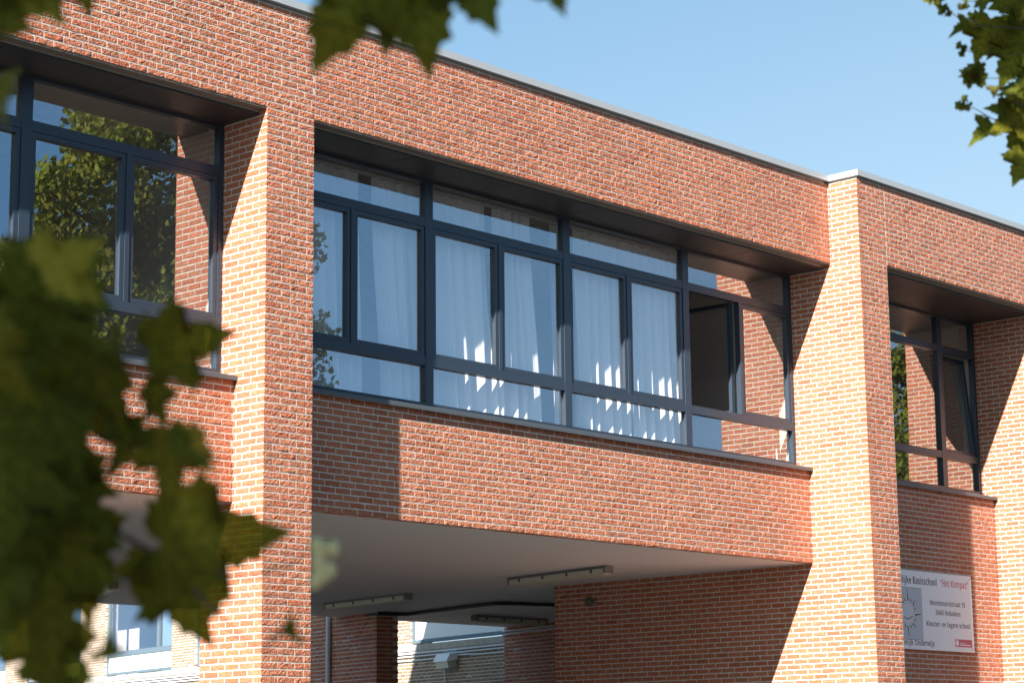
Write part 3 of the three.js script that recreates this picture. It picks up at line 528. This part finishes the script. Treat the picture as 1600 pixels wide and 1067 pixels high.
{ // near tree: stands left of the view, its low branches hang into it
  const T = thing('plane_tree', 'near tree whose dark blurred leaves hang before the brickwork and left window', 'tree', [-17.4, 0, 14.2]);
  trunkAndLimbs(T, 7.6, 3.2, 301, 0.2);
  crownLeaves(T, V3(-17.4, 0, 14.2), [...lumps(-17.5, 5.4, 14.4, 2.6, 1.9, 50, 0.8, 302), ...lumps(-15.4, 5.4, 13.8, 1.6, 0.8, 16, 0.6, 304)], 3800, 0.21, 303);
  seed = 77;
  const A = (px, py, len, ang, dist, mat, gi, ta, tb) => leafAt(T, px, py, len, ang, dist, leafMats[mat], gi, ta, tb);
  const D = 3.4;
  // distinct leaves
  A(290, 536, 140, 78, D, 0, 3, 0.1, 0.2); A(243, 634, 86, 150, D, 1, 2, 0.2, 0.7); A(268, 722, 120, 172, D, 0, 0, 0.3, -0.6); A(306, 712, 110, 160, D + 0.08, 3, 1, -0.5, 0.8);
  A(335, 842, 205, 84, D, 0, 3, 0.15, 0.1); A(282, 925, 165, 150, D + 0.1, 0, 0, 0.2, 0.2); A(222, 900, 90, 190, D + 0.15, 2, 1, 0.1, 0.5);
  A(108, 405, 120, 70, D - 0.25, 3, 1, 0.5, 0.3); A(122, 440, 85, 140, D - 0.2, 3, 0, 0.2, 0.6); A(178, 610, 190, 165, D + 0.05, 2, 1, 0.2, 0.9); A(190, 690, 100, 175, D, 1, 4, 0.3, -0.9);
  A(118, 560, 140, 160, D + 0.1, 0, 0, 0.3, -0.5); A(70, 480, 220, 190, D, 1, 3, 0.3, 0.3); A(30, 470, 170, 20, D - 0.1, 1, 3, 0.3, 0.3); A(110, 640, 210, 200, D, 0, 3, -0.2, 0.4); A(50, 610, 180, 170, D + 0.15, 1, 0, 0.1, -0.3);
  A(30, 700, 230, 210, D, 1, 3, 0.2, 0.2); A(95, 765, 190, 150, D + 0.05, 1, 3, 0.1, 0.3); A(60, 830, 240, 190, D, 1, 0, 0.2, -0.2); A(130, 835, 130, 160, D + 0.1, 0, 2, 0.1, 0.5); A(20, 900, 220, 200, D + 0.1, 1, 3, 0.1, 0.2);
  A(80, 920, 200, 175, D, 0, 3, 0.2, 0.1); A(130, 905, 130, 175, D + 0.1, 2, 0, 0.2, 0.6); A(72, 1010, 150, 170, D, 0, 0, 0.1, -0.3); A(88, 1056, 130, 185, D + 0.05, 1, 3, 0.1, 0.4); A(5, 925, 110, 200, D - 0.1, 1, 1, 0.3, 0.3);
  A(0, 560, 150, 150, D - 0.15, 2, 1, 0.2, 0.5); A(5, 780, 190, 180, D - 0.1, 1, 2, 0.2, 0.3); A(0, 30, 110, 110, D, 1, 3, 0.3, 0.3); A(8, 150, 90, 190, D - 0.1, 2, 1, 0.2, 0.9); A(20, 1, 100, 120, D, 1, 0, 0.3, 0.2); A(170, 1010, 60, 30, D - 0.4, 1, 1, 0.6, 0.9);
  A(75, 720, 200, 120, D + 0.2, 1, 0, 0.1, 0.3); A(45, 880, 150, 200, D + 0.2, 1, 2, 0.1, 0.3); A(455, 976, 58, 35, D - 0.2, 1, 4, 0.9, 0.6);
  // the two big leaves at the top
  A(546, 8, 205, 207, D, 0, 3, 0.15, -0.1); A(656, -6, 215, 174, D + 0.06, 0, 0, 0.2, 0.1); A(620, -25, 190, 190, D + 0.12, 1, 3, 0.1, 0.2); A(735, -22, 150, 152, D + 0.05, 1, 3, 0.2, 0.2); A(868, -14, 70, 165, D, 1, 1, 0.2, 0.3); A(60, -25, 130, 150, D, 1, 0, 0.2, 0.2); A(130, -40, 120, 170, D + 0.1, 2, 3, 0.2, 0.2);
  // yellowish seed tuft
  for (let i = 0; i < 11; i++) { const o = obj('seed', new THREE.SphereGeometry(0.0095, 10, 8), M(lin(0.72, 0.66, 0.36), 0.9), T); o.position.copy(pix(492 + 30 * hash(i, 1, 2), 845 + 72 * hash(i, 2, 3), 3.3)).sub(T.position); o.scale.set(1, 1.4, 1); }
  const hub = V3(-13.4, 4.4, 12.6);
  twig(T, [V3(-17.4, 5.2, 14.2), V3(-15.4, 5.2, 13.2), hub], 0.045, 0.025, 'branch');
  twig(T, [hub, pix(-160, 150, 3.6), pix(-60, 560, 3.55), pix(120, 800, 3.5), pix(255, 870, 3.46), pix(330, 915, 3.42)], 0.014, 0.0035);
  twig(T, [pix(20, 690, 3.52), pix(80, 690, 3.48), pix(200, 560, 3.42), pix(232, 545, 3.4)], 0.005, 0.002);
  twig(T, [pix(120, 800, 3.5), pix(190, 700, 3.46), pix(232, 640, 3.42)], 0.004, 0.002);
  twig(T, [pix(255, 870, 3.46), pix(400, 900, 3.35), pix(500, 850, 3.3)], 0.003, 0.0015);
  twig(T, [pix(255, 870, 3.46), pix(400, 1010, 3.3), pix(450, 985, 3.2)], 0.003, 0.0012);
  twig(T, [V3(-15.4, 5.2, 13.3), V3(-13.4, 4.4, 13.5), pix(600, -260, 3.5), pix(620, -60, 3.46)], 0.02, 0.004, 'branch');
}
{ // tree to the right, its twigs reach into the upper corner
  const bx_ = -6.2, bz = 14.6, T = thing('plane_tree', 'tree whose sharp green leaves reach into the sky beside the far parapet', 'tree', [bx_, 0, bz]);
  trunkAndLimbs(T, 9.4, 2.6, 401); crownLeaves(T, V3(bx_, 0, bz), [...lumps(-9.3, 7.7, 12.3, 2.4, 1.2, 36, 0.75, 402), ...lumps(-6.4, 8.3, 14.2, 2.2, 1.5, 24, 0.8, 405)], 2000, 0.2, 403);
  seed = 91; const D = 9.6;
  const A = (px, py, len, ang, mat, gi, ta = 0.2, tb = 0.2, d = 0) => leafAt(T, px, py, len, ang, D + d, leafMats[mat], gi, ta, tb);
  A(1538, 58, 74, 200, 2, 3, 0.1, 0.1); A(1505, 45, 46, 262, 1, 4, 0.5, 0.9); A(1583, 92, 84, 205, 0, 3, 0.1, 0.2); A(1562, 72, 52, 230, 1, 1, 0.4, 0.3, 0.1); A(1600, 60, 84, 180, 2, 0, 0.1, 0.1, 0.15);
  A(1535, 4, 40, 185, 1, 2, 0.3, 0.9); A(1575, 5, 70, 250, 0, 3, 0.4, 0.1); A(1592, 25, 70, 210, 1, 0, 0.4, 0.3, 0.1); A(1578, 190, 66, 245, 2, 3, 0.3, 0.2); A(1560, 172, 40, 280, 1, 1, 0.4, 0.3); A(1536, 208, 52, 245, 1, 4, 0.5, 0.6);
  A(1596, 205, 82, 195, 0, 0, 0.1, 0.1, 0.1); A(1598, 256, 64, 205, 0, 3, 0.1, 0.3); A(1600, 170, 70, 200, 2, 3, 0.2, 0.2, 0.2); A(1576, 140, 48, 235, 1, 2, 0.3, 1.0); A(1552, 144, 26, 200, 4, 1, 0.8, 0.4); A(1600, 122, 46, 215, 1, 0, 0.3, 0.4);
  // curled young leaves and buds at twig ends
  const tuft = (px, py, r, n) => { for (let i = 0; i < n; i++) A(px + r * (hash(i, px, 1) - 0.5), py + r * (hash(i, py, 2) - 0.5), r * (0.7 + 0.5 * hash(i, px, 3)), 360 * hash(i, px, 4), i % 3 === 2 ? 4 : 1, 4, 0.9 * (hash(i, py, 5) - 0.3), 1.2 * (hash(i, py, 6) - 0.5)); };
  tuft(1463, 3, 22, 5); tuft(1483, 19, 9, 3); tuft(1504, 76, 14, 4); tuft(1518, 113, 24, 6); tuft(1530, 125, 17, 4); tuft(1505, 162, 14, 4); tuft(1517, 25, 10, 3); tuft(1508, 4, 12, 3); tuft(1575, 160, 14, 3);
  const bud = (px, py, r) => { const o = obj('bud', new THREE.SphereGeometry(1, 10, 8), leafMats[4], T); o.position.copy(pix(px, py, D)).sub(T.position); o.scale.set(r, r * 1.3, r).multiplyScalar(D / FPX); };
  bud(1529, 94, 2.6); bud(1476, 17, 3); bud(1518, 162, 2.6); bud(1527, 183, 3); bud(1484, 21, 4); bud(1505, 81, 4);
  const tw = (pts, r = 0.004) => twig(T, pts.map(([x, y]) => pix(x, y, D)), r, 0.0016);
  const hub = [1640, 120];
  tw([[1700, 60], [1620, 40], [1560, 3], [1512, 2]]); tw([[1620, 45], [1540, 40], [1512, 32], [1484, 18], [1478, 8]]); tw([[1640, 90], [1590, 84], [1550, 87], [1527, 84], [1509, 78]]); tw([[1660, 110], [1600, 118], [1570, 122], [1535, 122]]); tw([[1640, 180], [1600, 165], [1560, 148], [1535, 126]]); tw([[1640, 200], [1570, 193], [1545, 182], [1525, 170], [1508, 164]]); tw([[1540, 179], [1532, 182], [1527, 183]], 0.002); tw([[1536, 92], [1532, 90], [1529, 92]], 0.002);
  twig(T, [V3(bx_, 6.4, bz), V3(-4.9, 5.9, 12.6), pix(1760, 60, D + 0.1), pix(1680, 100, D)], 0.035, 0.008, 'branch'); twig(T, [pix(1760, 60, D + 0.1), pix(1700, 170, D), pix(1630, 190, D)], 0.012, 0.004);
}

renderer.render(scene, camera);
